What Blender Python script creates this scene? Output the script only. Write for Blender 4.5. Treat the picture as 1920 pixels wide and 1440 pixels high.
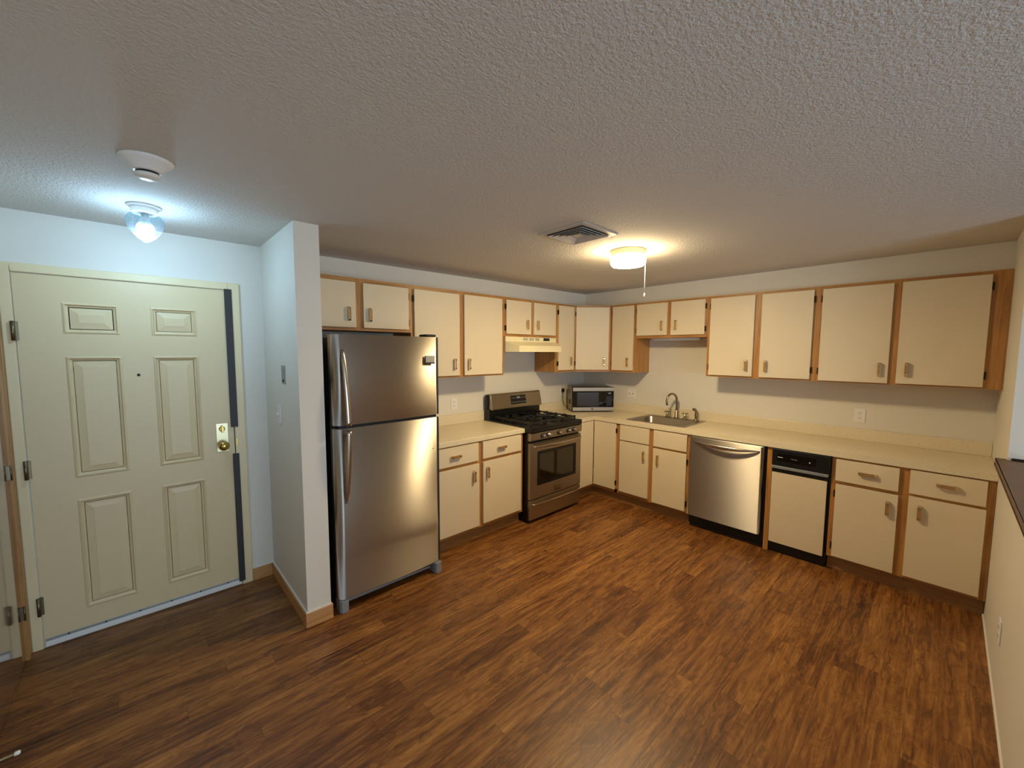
import bpy, bmesh, math, random
from mathutils import Vector, Matrix
random.seed(7)
PI = math.pi

# ------------------------------------------------------------------ clear
for o in list(bpy.data.objects):
    bpy.data.objects.remove(o, do_unlink=True)
SC = bpy.context.scene
COL = SC.collection

# ------------------------------------------------------------------ camera
def make_camera():
    yaw, pit, rol = [math.radians(a) for a in (42.881, -4.624, 0.235)]
    fwd = Vector((math.sin(yaw)*math.cos(pit), math.cos(yaw)*math.cos(pit), math.sin(pit)))
    rt = Vector((math.cos(yaw), -math.sin(yaw), 0))
    up = rt.cross(fwd)
    r2 = math.cos(rol)*rt + math.sin(rol)*up
    u2 = -math.sin(rol)*rt + math.cos(rol)*up
    cam = bpy.data.cameras.new('camera')
    cam.sensor_width = 36.0
    cam.lens = 760.53/1920*36.0
    cam.clip_start = 0.02
    ob = bpy.data.objects.new('camera', cam)
    COL.objects.link(ob)
    m = Matrix((r2, u2, -fwd)).transposed().to_4x4()
    m.translation = Vector((-4.3736, -3.3037, 1.6363))
    ob.matrix_world = m
    SC.camera = ob
make_camera()

# ------------------------------------------------------------------ world, daylight, exposure
W = bpy.data.worlds.new('world'); SC.world = W
W.use_nodes = True
bg = W.node_tree.nodes['Background']
bg.inputs[0].default_value = (0.62, 0.75, 1.0, 1)
bg.inputs[1].default_value = 1.0
SC.view_settings.view_transform = 'Standard'
SC.view_settings.look = 'None'
SC.view_settings.exposure = 0.25
SC.view_settings.gamma = 1.0
SC.view_settings.use_curve_mapping = False

DAY_POWER = 98.0          # daylight through the living room window
KITCHEN_LAMP = 118.0       # emission of the warm drum lamp
ENTRY_LAMP = 185.0        # emission of the cool bulb in the entry globe
def area_light(name, loc, rot, sx, sy, power, color):
    l = bpy.data.lights.new(name, 'AREA'); l.shape = 'RECTANGLE'
    l.size = sx; l.size_y = sy; l.energy = power; l.color = color
    o = bpy.data.objects.new(name, l); o.location = loc; o.rotation_euler = rot
    COL.objects.link(o); return o
# just outside the window of the back wall, shining in (+y)
area_light('window_daylight', (-3.45, -6.85, 1.08), (math.radians(90), 0, 0), 2.5, 1.9, DAY_POWER, (0.60, 0.79, 1.0))

# ------------------------------------------------------------------ materials
def lin(c):
    def f(v):
        v /= 255.0
        return v/12.92 if v <= 0.04045 else ((v+0.055)/1.055)**2.4
    return tuple(f(v) for v in c)+(1.0,)

class NT:
    def __init__(s, name):
        s.m = bpy.data.materials.new(name); s.m.use_nodes = True
        s.t = s.m.node_tree; s.t.nodes.clear()
        s.out = s.n('ShaderNodeOutputMaterial')
    def n(s, typ, **kw):
        nd = s.t.nodes.new(typ)
        for k, v in kw.items(): setattr(nd, k, v)
        return nd
    def l(s, a, b): s.t.links.new(a, b)
    def bsdf(s, col=(200, 200, 200), rough=.5, metal=0, **kw):
        b = s.n('ShaderNodeBsdfPrincipled')
        b.inputs['Base Color'].default_value = lin(col)
        b.inputs['Roughness'].default_value = rough
        b.inputs['Metallic'].default_value = metal
        for k, v in kw.items(): b.inputs[k].default_value = v
        s.l(b.outputs[0], s.out.inputs[0]); s.b = b
        return b
    def coord(s, scale=(1, 1, 1), rot=(0, 0, 0)):
        tc = s.n('ShaderNodeTexCoord'); mp = s.n('ShaderNodeMapping')
        mp.inputs['Scale'].default_value = scale
        mp.inputs['Rotation'].default_value = rot
        s.l(tc.outputs['Object'], mp.inputs[0]); return mp.outputs[0]
    def noise(s, vec, scale, detail=3, rough=.5, dist=0):
        nz = s.n('ShaderNodeTexNoise')
        nz.inputs['Scale'].default_value = scale; nz.inputs['Detail'].default_value = detail
        nz.inputs['Roughness'].default_value = rough; nz.inputs['Distortion'].default_value = dist
        if vec is not None: s.l(vec, nz.inputs['Vector'])
        return nz.outputs['Fac']
    def ramp(s, fac, stops):
        r = s.n('ShaderNodeValToRGB'); e = r.color_ramp.elements
        while len(e) < len(stops): e.new(.5)
        for i, (p, c) in enumerate(stops):
            e[i].position = p; e[i].color = lin(c)
        s.l(fac, r.inputs[0]); return r.outputs[0]
    def bump(s, h, strength=.3, dist=.002):
        b = s.n('ShaderNodeBump'); b.inputs['Strength'].default_value = strength
        b.inputs['Distance'].default_value = dist
        s.l(h, b.inputs['Height']); s.l(b.outputs[0], s.b.inputs['Normal'])

def simple(name, col, rough=.5, metal=0, bump=None, vary=None, **kw):
    t = NT(name); t.bsdf(col, rough, metal, **kw)
    if bump or vary:
        v = t.coord()
        if vary:
            sc, c2 = vary
            t.l(t.ramp(t.noise(v, sc, 4), [(.35, col), (.65, c2)]), t.b.inputs['Base Color'])
        if bump:
            sc, st, d = bump
            t.bump(t.noise(v, sc, 3), st, d)
    return t.m

M = {}
M['wall'] = simple('wall_paint', (224, 219, 206), .62, bump=(140, .25, .001), vary=(1.3, (220, 215, 202)))
M['trimwhite'] = simple('white_caulk', (226, 222, 214), .5, bump=(60, .2, .001))
M['laminate'] = simple('almond_laminate', (224, 209, 178), .48, bump=(300, .2, .0006), vary=(2.0, (220, 204, 172)))
M['counter'] = simple('almond_countertop', (228, 215, 184), .32, vary=(90, (220, 206, 173)), bump=(250, .08, .0004))
M['doorpaint'] = simple('cream_door_paint', (224, 203, 158), .42, bump=(120, .15, .0008), vary=(1.5, (220, 199, 154)))
M['framepaint'] = simple('cream_frame_paint', (230, 212, 168), .42, bump=(80, .15, .0008), vary=(2, (226, 208, 164)))
M['whiteplastic'] = simple('white_plastic', (232, 230, 224), .4, bump=(50, .05, .0005))
M['greyplastic'] = simple('grey_plastic', (132, 136, 140), .5, bump=(80, .1, .0005))
M['greyplate'] = simple('grey_metal_plate', (160, 165, 165), .4, .6, bump=(80, .1, .0005))
M['creamplastic'] = simple('cream_enamel', (234, 222, 180), .4, bump=(60, .05, .0005))
M['black'] = simple('black_enamel', (14, 14, 15), .32, bump=(200, .1, .0004))
M['blackmatte'] = simple('black_matte', (12, 12, 13), .6, bump=(200, .2, .0006))
M['iron'] = simple('cast_iron', (26, 26, 27), .38, bump=(260, .35, .0008))
M['blackglass'] = simple('black_glass', (8, 8, 9), .06, bump=(3, .02, .0005))
M['ovenglass'] = simple('oven_glass', (22, 19, 14), .04, bump=(3, .02, .0005), **{'Specular IOR Level': .9})
M['mwglass'] = simple('microwave_window', (46, 42, 42), .25, bump=(500, .2, .0004))
M['darkgrey'] = simple('dark_grey_metal', (46, 42, 40), .55, bump=(100, .1, .0005))
M['chrome'] = simple('chrome', (205, 200, 192), .16, 1, bump=(20, .03, .0004))
M['nickel'] = simple('brushed_nickel', (160, 148, 128), .26, 1, bump=(200, .05, .0003))
M['brass'] = simple('polished_brass', (200, 172, 96), .2, 1, bump=(30, .05, .0004))
M['palebrass'] = simple('pale_brass_plate', (208, 200, 160), .3, .8, bump=(30, .05, .0004))
M['pullmetal'] = simple('pale_gold_metal', (222, 200, 160), .22, 1, bump=(60, .05, .0004))
M['pullinsert'] = simple('amber_insert', (184, 142, 84), .3, .35, bump=(60, .05, .0004))
M['hinge'] = simple('dark_bronze', (52, 34, 18), .45, .5, bump=(90, .1, .0004))
M['steelhinge'] = simple('aged_steel_hinge', (120, 108, 84), .4, .9, bump=(90, .1, .0004))
M['badge'] = simple('badge_silver', (200, 196, 186), .35, .7, bump=(400, .4, .0004))
M['barwood'] = simple('dark_laminate_ledge', (126, 100, 80), .5, vary=(6, (116, 92, 72)), bump=(90, .08, .0005))
M['mwtrim'] = simple('satin_metal_trim', (176, 168, 156), .5, .8, bump=(200, .05, .0003))
M['outletslot'] = simple('outlet_slot_dark', (60, 52, 44), .6, bump=(50, .05, .0003))

def ceiling_mat():
    t = NT('popcorn_ceiling'); t.bsdf((213, 208, 199), .9)
    v = t.coord()
    a = t.noise(v, 75, 3, .6); b = t.noise(v, 170, 2, .5)
    ad = t.n('ShaderNodeMath', operation='ADD'); t.l(a, ad.inputs[0])
    mu = t.n('ShaderNodeMath', operation='MULTIPLY'); mu.inputs[1].default_value = .35
    t.l(b, mu.inputs[0]); t.l(mu.outputs[0], ad.inputs[1])
    sep = t.n('ShaderNodeSeparateXYZ'); t.l(v, sep.inputs[0])
    mx = t.n('ShaderNodeMath', operation='MAXIMUM')
    t.l(sep.outputs[0], mx.inputs[0]); t.l(sep.outputs[1], mx.inputs[1])
    gt = t.n('ShaderNodeMath', operation='LESS_THAN'); t.l(sep.outputs[0], gt.inputs[0]); gt.inputs[1].default_value = -3.64
    mr = t.n('ShaderNodeMapRange'); mr.inputs[1].default_value = -.55; mr.inputs[2].default_value = -.40
    mr.inputs[3].default_value = 1; mr.inputs[4].default_value = .08; t.l(mx.outputs[0], mr.inputs[0])
    m2 = t.n('ShaderNodeMath', operation='MAXIMUM'); t.l(mr.outputs[0], m2.inputs[0]); t.l(gt.outputs[0], m2.inputs[1])
    m3 = t.n('ShaderNodeMath', operation='MULTIPLY'); t.l(ad.outputs[0], m3.inputs[0]); t.l(m2.outputs[0], m3.inputs[1])
    t.bump(m3.outputs[0], .62, .009)
    return t.m
M['ceiling'] = ceiling_mat()

def oak_mat(name, horizontal=False):
    t = NT(name); t.bsdf((176, 120, 62), .42)
    sc = (26, 26, 1.6) if not horizontal else (1.6, 1.6, 30)
    v = t.coord(sc)
    n1 = t.noise(v, 1.5, 6, .65, .8)
    c = t.ramp(n1, [(.25, (138, 90, 42)), (.5, (178, 126, 64)), (.75, (198, 148, 84))])
    t.l(c, t.b.inputs['Base Color'])
    t.bump(n1, .15, .001)
    return t.m
M['oakv'] = oak_mat('oak_vertical_grain'); M['oakh'] = oak_mat('oak_horizontal_grain', True)
def base_oak():
    t = NT('oak_baseboard'); t.bsdf((190, 140, 88), .45)
    v = t.coord((2, 2, 40)); n1 = t.noise(v, 2, 5, .6, .5)
    t.l(t.ramp(n1, [(.3, (170, 118, 66)), (.7, (204, 156, 100))]), t.b.inputs['Base Color'])
    return t.m
M['baseoak'] = base_oak()
def toe_mat():
    t = NT('toe_kick_wood'); t.bsdf((150, 108, 62), .5)
    v = t.coord((2, 2, 40)); n1 = t.noise(v, 2, 5, .6, .5)
    t.l(t.ramp(n1, [(.3, (136, 94, 50)), (.7, (164, 120, 70))]), t.b.inputs['Base Color'])
    return t.m
M['toe'] = toe_mat()
def closet_mat():
    t = NT('varnished_brown_door'); t.bsdf((92, 50, 34), .12)
    t.b.inputs['Coat Weight'].default_value = 1.0; t.b.inputs['Coat Roughness'].default_value = .06
    t.b.inputs['IOR'].default_value = 1.7
    v = t.coord((20, 20, 1.2)); n1 = t.noise(v, 2, 5, .6, .5)
    t.l(t.ramp(n1, [(.3, (84, 44, 30)), (.7, (106, 60, 40))]), t.b.inputs['Base Color'])
    return t.m
M['closet'] = closet_mat()

def steel_mat(name, col, rough, aniso=.75, axis='X', streak=(3, 3, 420)):
    t = NT(name); t.bsdf(col, rough, 1)
    t.b.inputs['Anisotropic'].default_value = aniso
    tg = t.n('ShaderNodeTangent', direction_type='RADIAL', axis=axis)
    t.l(tg.outputs[0], t.b.inputs['Tangent'])
    v = t.coord(streak); n1 = t.noise(v, 1.0, 3, .6)
    mr = t.n('ShaderNodeMapRange'); mr.inputs[3].default_value = rough-.05; mr.inputs[4].default_value = rough+.07
    t.l(n1, mr.inputs[0]); t.l(mr.outputs[0], t.b.inputs['Roughness'])
    t.bump(n1, .08, .0004)
    return t.m
M['steel'] = steel_mat('brushed_stainless', (192, 186, 175), .43, 1.0)
M['steelx'] = steel_mat('brushed_stainless_side_wall', (190, 184, 174), .44, 1.0, 'Y')
M['steeldark'] = steel_mat('brushed_stainless_warm', (172, 163, 148), .36, .8)
M['steelside'] = steel_mat('stainless_handle', (186, 178, 166), .24, .3)
M['sinksteel'] = steel_mat('sink_stainless', (165, 158, 146), .3, .3, streak=(60, 60, 60))

def floor_mat():
    t = NT('vinyl_plank_floor'); t.bsdf((120, 76, 42), .4)
    tc = t.n('ShaderNodeTexCoord')
    PW, PL = .102, .92
    sep = t.n('ShaderNodeSeparateXYZ'); t.l(tc.outputs['Object'], sep.inputs[0])
    def mth(op, a, b=None, c=None):
        nd = t.n('ShaderNodeMath', operation=op)
        for i, q in enumerate((a, b, c)):
            if q is None: continue
            if isinstance(q, (int, float)): nd.inputs[i].default_value = q
            else: t.l(q, nd.inputs[i])
        return nd.outputs[0]
    X, Y = sep.outputs[0], sep.outputs[1]
    ry = mth('DIVIDE', Y, PW); row = mth('FLOOR', ry)
    wn = t.n('ShaderNodeTexWhiteNoise', noise_dimensions='1D'); t.l(row, wn.inputs['W'])
    xs = mth('ADD', mth('DIVIDE', X, PL), wn.outputs['Value']); colr = mth('FLOOR', xs)
    cmb = t.n('ShaderNodeCombineXYZ'); t.l(row, cmb.inputs[0]); t.l(colr, cmb.inputs[1])
    wp = t.n('ShaderNodeTexWhiteNoise', noise_dimensions='2D'); t.l(cmb.outputs[0], wp.inputs['Vector'])
    pr = wp.outputs['Value']
    # grain coordinates : stretched along x, shifted per plank
    gx = mth('ADD', mth('MULTIPLY', X, 1.7), mth('MULTIPLY', pr, 37.0))
    gy = mth('ADD', mth('MULTIPLY', Y, 17.0), mth('MULTIPLY', pr, 91.0))
    g = t.n('ShaderNodeCombineXYZ'); t.l(gx, g.inputs[0]); t.l(gy, g.inputs[1])
    n1 = t.noise(g.outputs[0], 1.6, 7, .62, 1.1)
    # broader figure
    g2 = t.n('ShaderNodeCombineXYZ')
    t.l(mth('ADD', mth('MULTIPLY', X, 2.2), mth('MULTIPLY', pr, 11.0)), g2.inputs[0])
    t.l(mth('ADD', mth('MULTIPLY', Y, 7.0), mth('MULTIPLY', pr, 23.0)), g2.inputs[1])
    n2 = t.noise(g2.outputs[0], 1.2, 3, .5, 1.6)
    # knots/cathedral rings
    rings = mth('SINE', mth('MULTIPLY', n2, 46.0))
    # fine fibre
    g3 = t.n('ShaderNodeCombineXYZ')
    t.l(mth('ADD', mth('MULTIPLY', X, 3.5), mth('MULTIPLY', pr, 53.0)), g3.inputs[0]); t.l(mth('MULTIPLY', Y, 95.0), g3.inputs[1])
    n3 = t.noise(g3.outputs[0], 1.0, 4, .65, .6)
    f = mth('ADD', mth('MULTIPLY', n1, .78), mth('MULTIPLY', rings, .035))
    f = mth('ADD', f, mth('MULTIPLY', n2, .20))
    f = mth('ADD', f, mth('MULTIPLY', mth('SUBTRACT', n3, .5), .34))
    f = mth('ADD', f, mth('MULTIPLY', mth('SUBTRACT', pr, .5), .13))
    c = t.ramp(f, [(.24, (58, 30, 12)), (.38, (96, 56, 25)), (.50, (126, 80, 37)), (.62, (150, 101, 49)), (.78, (182, 130, 70))])
    # knots : sparse dark spots
    kv = t.n('ShaderNodeCombineXYZ')
    t.l(mth('MULTIPLY', X, 2.6), kv.inputs[0]); t.l(mth('MULTIPLY', Y, 6.5), kv.inputs[1])
    vo = t.n('ShaderNodeTexVoronoi'); vo.inputs['Scale'].default_value = 1.0; t.l(kv.outputs[0], vo.inputs['Vector'])
    kd = t.n('ShaderNodeMapRange'); kd.inputs[1].default_value = .02; kd.inputs[2].default_value = .16
    kd.inputs[3].default_value = .7; kd.inputs[4].default_value = 0; t.l(vo.outputs['Distance'], kd.inputs[0])
    sepc = t.n('ShaderNodeSeparateColor'); t.l(vo.outputs['Color'], sepc.inputs[0])
    gate = mth('GREATER_THAN', sepc.outputs[0], .62)
    kk = mth('MULTIPLY', mth('MULTIPLY', kd.outputs[0], gate), mth('ADD', mth('MULTIPLY', rings, .5), .6))
    mixk = t.n('ShaderNodeMix', data_type='RGBA'); t.l(kk, mixk.inputs[0]); t.l(c, mixk.inputs[6])
    mixk.inputs[7].default_value = lin((50, 26, 14))
    g4 = t.n('ShaderNodeCombineXYZ')
    t.l(mth('ADD', mth('MULTIPLY', X, 2.4), mth('MULTIPLY', pr, 71.0)), g4.inputs[0]); t.l(mth('ADD', mth('MULTIPLY', Y, 46.0), mth('MULTIPLY', n2, 5.0)), g4.inputs[1])
    n4 = t.noise(g4.outputs[0], 1.0, 4, .6, .8)
    sr = t.n('ShaderNodeMapRange'); sr.inputs[1].default_value = .56; sr.inputs[2].default_value = .70
    sr.inputs[3].default_value = 0; sr.inputs[4].default_value = .62; t.l(n4, sr.inputs[0])
    mst = t.n('ShaderNodeMix', data_type='RGBA'); t.l(sr.outputs[0], mst.inputs[0]); t.l(mixk.outputs[2], mst.inputs[6])
    mst.inputs[7].default_value = lin((62, 32, 13)); mixk = mst
    # plank seams
    fy = mth('FRACT', ry); fx = mth('FRACT', xs)
    ey = mth('MINIMUM', fy, mth('SUBTRACT', 1.0, fy)); ex = mth('MINIMUM', fx, mth('SUBTRACT', 1.0, fx))
    sy = mth('LESS_THAN', ey, .011); sx = mth('LESS_THAN', ex, .0014)
    seam = mth('MULTIPLY', mth('MAXIMUM', sy, sx), .45)
    mixs = t.n('ShaderNodeMix', data_type='RGBA'); t.l(seam, mixs.inputs[0]); t.l(mixk.outputs[2], mixs.inputs[6])
    mixs.inputs[7].default_value = lin((44, 24, 14))
    t.l(mixs.outputs[2], t.b.inputs['Base Color'])
    mr = t.n('ShaderNodeMapRange'); mr.inputs[3].default_value = .34; mr.inputs[4].default_value = .5
    t.l(n1, mr.inputs[0]); t.l(mr.outputs[0], t.b.inputs['Roughness'])
    hh = mth('SUBTRACT', n3, seam)
    t.bump(hh, .25, .0008)
    return t.m
M['floor'] = floor_mat()

def emis(name, col, strength):
    t = NT(name); e = t.n('ShaderNodeEmission')
    e.inputs[0].default_value = col+(1,); e.inputs[1].default_value = strength
    t.l(e.outputs[0], t.out.inputs[0]); return t.m
M['lampwarm'] = emis('warm_lamp_glass', (1.0, .765, .43), KITCHEN_LAMP*2.0)
M['lampwarmside'] = emis('warm_lamp_glass_side', (1.0, .765, .43), KITCHEN_LAMP*.58)
M['bulbcooltip'] = emis('cool_bulb_tip', (.57, .77, 1.0), ENTRY_LAMP*2.1)
M['bulbcool'] = emis('cool_bulb', (.54, .75, 1.0), ENTRY_LAMP)
def crystal():
    t = NT('pressed_glass')
    tr = t.n('ShaderNodeBsdfTransparent'); tr.inputs[0].default_value = (.93, .97, 1, 1)
    tl = t.n('ShaderNodeBsdfTranslucent'); tl.inputs[0].default_value = (.85, .93, 1, 1)
    gl = t.n('ShaderNodeBsdfGlossy'); gl.inputs['Roughness'].default_value = .25
    v = t.coord(); vo = t.n('ShaderNodeTexVoronoi'); vo.inputs['Scale'].default_value = 95; t.l(v, vo.inputs['Vector'])
    bp = t.n('ShaderNodeBump'); bp.inputs['Strength'].default_value = 1; bp.inputs['Distance'].default_value = .006
    t.l(vo.outputs['Distance'], bp.inputs['Height'])
    cr = t.ramp(vo.outputs['Distance'], [(.05, (255, 255, 255)), (.5, (205, 228, 236))]); t.l(cr, tr.inputs[0])
    t.l(bp.outputs[0], tl.inputs['Normal']); t.l(bp.outputs[0], gl.inputs['Normal'])
    mr = t.n('ShaderNodeMapRange'); mr.inputs[1].default_value = .0; mr.inputs[2].default_value = .6
    mr.inputs[3].default_value = .002; mr.inputs[4].default_value = .014
    t.l(vo.outputs['Distance'], mr.inputs[0])
    m1 = t.n('ShaderNodeMixShader'); t.l(mr.outputs[0], m1.inputs[0]); t.l(tr.outputs[0], m1.inputs[1]); t.l(tl.outputs[0], m1.inputs[2])
    m2 = t.n('ShaderNodeMixShader'); m2.inputs[0].default_value = .008; t.l(m1.outputs[0], m2.inputs[1]); t.l(gl.outputs[0], m2.inputs[2])
    t.l(m2.outputs[0], t.out.inputs[0]); return t.m
M['crystal'] = crystal()
def paneglass():
    t = NT('window_glass')
    tr = t.n('ShaderNodeBsdfTransparent'); gl = t.n('ShaderNodeBsdfGlossy'); gl.inputs['Roughness'].default_value = .02
    m2 = t.n('ShaderNodeMixShader'); m2.inputs[0].default_value = .06; t.l(tr.outputs[0], m2.inputs[1]); t.l(gl.outputs[0], m2.inputs[2])
    t.l(m2.outputs[0], t.out.inputs[0]); return t.m
M['pane'] = paneglass()

# ------------------------------------------------------------------ mesh builder
WORLD = {}
def TA(u, d, z): return (u, -d, z)            # wall with the range: u = x
def TB(u, d, z): return (-d, u, z)            # wall with the sink:  u = y
def TI(x, y, z): return (x, y, z)
def TF(origin, U, D):
    def f(u, d, z): return (origin[0]+u*U[0]+d*D[0], origin[1]+u*U[1]+d*D[1], z)
    return f

class MB:
    def __init__(s, T=TI): s.v = []; s.f = []; s.m = []; s.s = []; s.T = T
    def add(s, vs, fs, mi=0, sm=False, T=None):
        T = T or s.T; b = len(s.v)
        s.v += [T(*p) for p in vs]
        for q in fs: s.f.append([b+i for i in q]); s.m.append(mi); s.s.append(sm)
        return s
    def box(s, a0, a1, b0, b1, c0, c1, mi=0, T=None):
        vs = [(x, y, z) for x in (a0, a1) for y in (b0, b1) for z in (c0, c1)]
        fs = [(0, 1, 3, 2), (4, 6, 7, 5), (0, 4, 5, 1), (2, 3, 7, 6), (0, 2, 6, 4), (1, 5, 7, 3)]
        return s.add(vs, fs, mi, False, T)
    def prism(s, poly, c0, c1, mi=0, plane='xy', sm=False, T=None):
        n = len(poly)
        def P(p, c):
            if plane == 'xy': return (p[0], p[1], c)
            if plane == 'xz': return (p[0], c, p[1])
            return (c, p[0], p[1])                     # 'yz'
        vs = [P(p, c0) for p in poly]+[P(p, c1) for p in poly]
        s.add(vs, [(i, (i+1) % n, n+(i+1) % n, n+i) for i in range(n)], mi, sm, T)
        s.add(vs, [list(range(n))[::-1], [n+i for i in range(n)]], mi, False, T)
        return s
    def tube(s, pts, r, n=10, mi=0, sm=True, caps=True, flat=None, T=None, up=None):
        """sweep an ellipse along pts; r may be number or list; flat = list/number second radius"""
        pts = [Vector(p) for p in pts]; k = len(pts)
        rs = r if isinstance(r, (list, tuple)) else [r]*k
        fl = rs if flat is None else (flat if isinstance(flat, (list, tuple)) else [flat]*k)
        vs = []
        ref = Vector(up) if up else None
        prev = None
        for i, p in enumerate(pts):
            d = (pts[min(i+1, k-1)]-pts[max(i-1, 0)]).normalized()
            if ref is not None: a = ref-d*ref.dot(d)
            elif prev is None:
                a = Vector((0, 0, 1)) if abs(d.z) < .9 else Vector((1, 0, 0)); a = a-d*a.dot(d)
            else: a = prev-d*prev.dot(d)
            a.normalize(); prev = a; b = d.cross(a)
            for j in range(n):
                t = 2*PI*j/n
                vs.append(tuple(p+a*math.cos(t)*rs[i]+b*math.sin(t)*fl[i]))
        fs = [(i*n+j, i*n+(j+1) % n, (i+1)*n+(j+1) % n, (i+1)*n+j) for i in range(k-1) for j in range(n)]
        s.add(vs, fs, mi, sm, T)
        if caps: s.add(vs, [list(range(n))[::-1], [(k-1)*n+j for j in range(n)]], mi, False, T)
        return s
    def lathe(s, prof, c, axis='z', n=28, mi=0, sm=True, sgn=1, T=None):
        vs = []
        for r, h in prof:
            for j in range(n):
                t = 2*PI*j/n; a, b = r*math.cos(t), r*math.sin(t); h2 = h*sgn
                vs.append({'z': (c[0]+a, c[1]+b, c[2]+h2), 'y': (c[0]+a, c[1]+h2, c[2]+b), 'x': (c[0]+h2, c[1]+a, c[2]+b)}[axis])
        k = len(prof)
        fs = [(i*n+j, i*n+(j+1) % n, (i+1)*n+(j+1) % n, (i+1)*n+j) for i in range(k-1) for j in range(n)]
        s.add(vs, fs, mi, sm, T)
        s.add(vs, [list(range(n))[::-1], [(k-1)*n+j for j in range(n)]], mi, False, T)
        return s
    def build(s, name, mats, parent=None, bevel=0, seg=2, label=None, origin=None):
        me = bpy.data.meshes.new(name)
        bm = bmesh.new()
        xs = [Vector(v) for v in s.v]
        if origin is None:
            lo = [min(v[i] for v in xs) for i in range(3)]; hi = [max(v[i] for v in xs) for i in range(3)]
            origin = Vector(((lo[0]+hi[0])/2, (lo[1]+hi[1])/2, lo[2]))
        else: origin = Vector(origin)
        bv = [bm.verts.new(v-origin) for v in xs]
        for q, mi, sm in zip(s.f, s.m, s.s):
            try:
                fc = bm.faces.new([bv[i] for i in q]); fc.material_index = mi; fc.smooth = sm
            except ValueError: pass
        bmesh.ops.remove_doubles(bm, verts=bm.verts, dist=1e-6)
        bmesh.ops.recalc_face_normals(bm, faces=bm.faces)
        bm.to_mesh(me); bm.free()
        if not isinstance(mats, (list, tuple)): mats = [mats]
        for m in mats: me.materials.append(M[m] if isinstance(m, str) else m)
        o = bpy.data.objects.new(name, me); COL.objects.link(o)
        WORLD[o.name] = origin
        if parent is not None:
            o.parent = parent; o.location = origin-WORLD[parent.name]
        else: o.location = origin
        if bevel:
            b = o.modifiers.new('bevel', 'BEVEL'); b.width = bevel; b.segments = seg; b.limit_method = 'ANGLE'
            b.angle_limit = math.radians(40)
        if label: o['label'] = label
        return o

def thing(name, label, cat, loc, group=None):
    o = bpy.data.objects.new(name, None); COL.objects.link(o)
    o.empty_display_size = .1
    o.location = loc; WORLD[o.name] = Vector(loc)
    o['label'] = label; o['category'] = cat
    if group: o['group'] = group
    return o
def tag(o, label, cat, group=None):
    o['label'] = label; o['category'] = cat
    if group: o['group'] = group
    return o
def struct(o): o['kind'] = 'structure'; return o
def B(a0, a1, b0, b1, c0, c1, T=TI): return MB(T).box(a0, a1, b0, b1, c0, c1)

# ------------------------------------------------------------------ the room
CE = 2.345; YR = -3.546; XL = -4.88; YB = -6.6; JX = -1.0
UT = 2.165; UB = 1.401; US = 1.782; UD = .313
struct(B(XL-.12, 3.0, YB-.1, .12, -.06, 0).build('floor', 'floor', origin=(0, 0, 0)))
struct(B(XL-.12, 3.0, YB-.1, .12, CE, CE+.1).build('ceiling', 'ceiling', origin=(0, 0, CE)))
w = MB(); w.box(XL, -3.60, -.018, .12, 0, CE); w.box(-3.60, 0, 0, .12, 0, CE)
struct(w.build('wall_back', 'wall'))
struct(B(0, .12, -3.686, .12, 0, CE).build('wall_right', 'wall'))
struct(B(XL-.12, XL, YB-.1, .12, 0, CE).build('wall_left', 'wall'))
w = MB(); w.box(JX, 0, YR-.14, YR, 0, CE); w.box(-3.3, JX, YR-.14, YR, 0, 1.04)
struct(w.build('wall_kitchen_divider', 'wall'))
struct(B(-3.703, -3.569, -.8143, 0, 0, CE).build('wall_partition', 'wall'))
# soffit above the wall cabinets
w = MB().prism([(-3.569, -.0005), (-3.569, -.03), (-.205, -.155), (-.255, YR), (-.0005, YR), (-.0005, -.0005)], UT+.001, CE)
struct(w.build('wall_soffit', 'wall'))
# rest of the apartment behind the camera
w = MB(); WX0, WX1, WZ0, WZ1 = -4.75, -2.15, .12, 2.05
w.box(XL, WX0, YB-.12, YB, 0, CE); w.box(WX1, 3.0, YB-.12, YB, 0, CE)
w.box(WX0, WX1, YB-.12, YB, 0, WZ0); w.box(WX0, WX1, YB-.12, YB, WZ1, CE)
struct(w.build('wall_rear', 'wall'))
struct(B(2.88, 3.0, YB, -3.56, 0, CE).build('wall_far_right', 'wall'))
struct(B(.12, 3.0, -3.686, -3.56, 0, CE).build('wall_living', 'wall'))
wf = MB()
for a in (WX0, WX0+(WX1-WX0)/2-.03, WX1-.06): wf.box(a, a+.06, YB-.09, YB-.02, WZ0, WZ1)
wf.box(WX0, WX1, YB-.09, YB-.02, WZ0, WZ0+.06); wf.box(WX0, WX1, YB-.09, YB-.02, WZ1-.06, WZ1)
win = struct(wf.build('window_1', 'whiteplastic'))
B(WX0+.06, WX1-.06, YB-.06, YB-.055, WZ0+.06, WZ1-.06).build('pane', 'pane', win)

# baseboards
def baseboard(name, boxes):
    m = MB()
    for b in boxes: m.box(*b)
    return struct(m.build(name, ['baseoak'], bevel=.003))
baseboard('baseboard_entry', [(-3.838, -3.715, -.030, -.018, 0, .088)])
m = MB(); m.box(-3.715, -3.703, -.826, 0, 0, .088); m.box(-3.703, -3.560, -.826, -.8143, 0, .088); m.box(-3.569, -3.560, -.8143, -.76, 0, .088)
struct(m.build('baseboard_partition', 'baseoak', bevel=.003))
m = MB(); m.box(-3.711, -3.703, -.820, 0, .088, .094); m.box(-3.703, -3.564, -.820, -.8143, .088, .094); m.box(-3.838, -3.711, -.025, -.018, .088, .094)
struct(m.build('trim_4', 'trimwhite'))
m = MB(); m.box(-3.3, -.57, YR, YR+.007, 0, .012)
struct(m.build('trim_5', 'trimwhite'))
baseboard('baseboard_left', [(XL, XL+.012, -2.2, -.945, 0, .088)])

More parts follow.
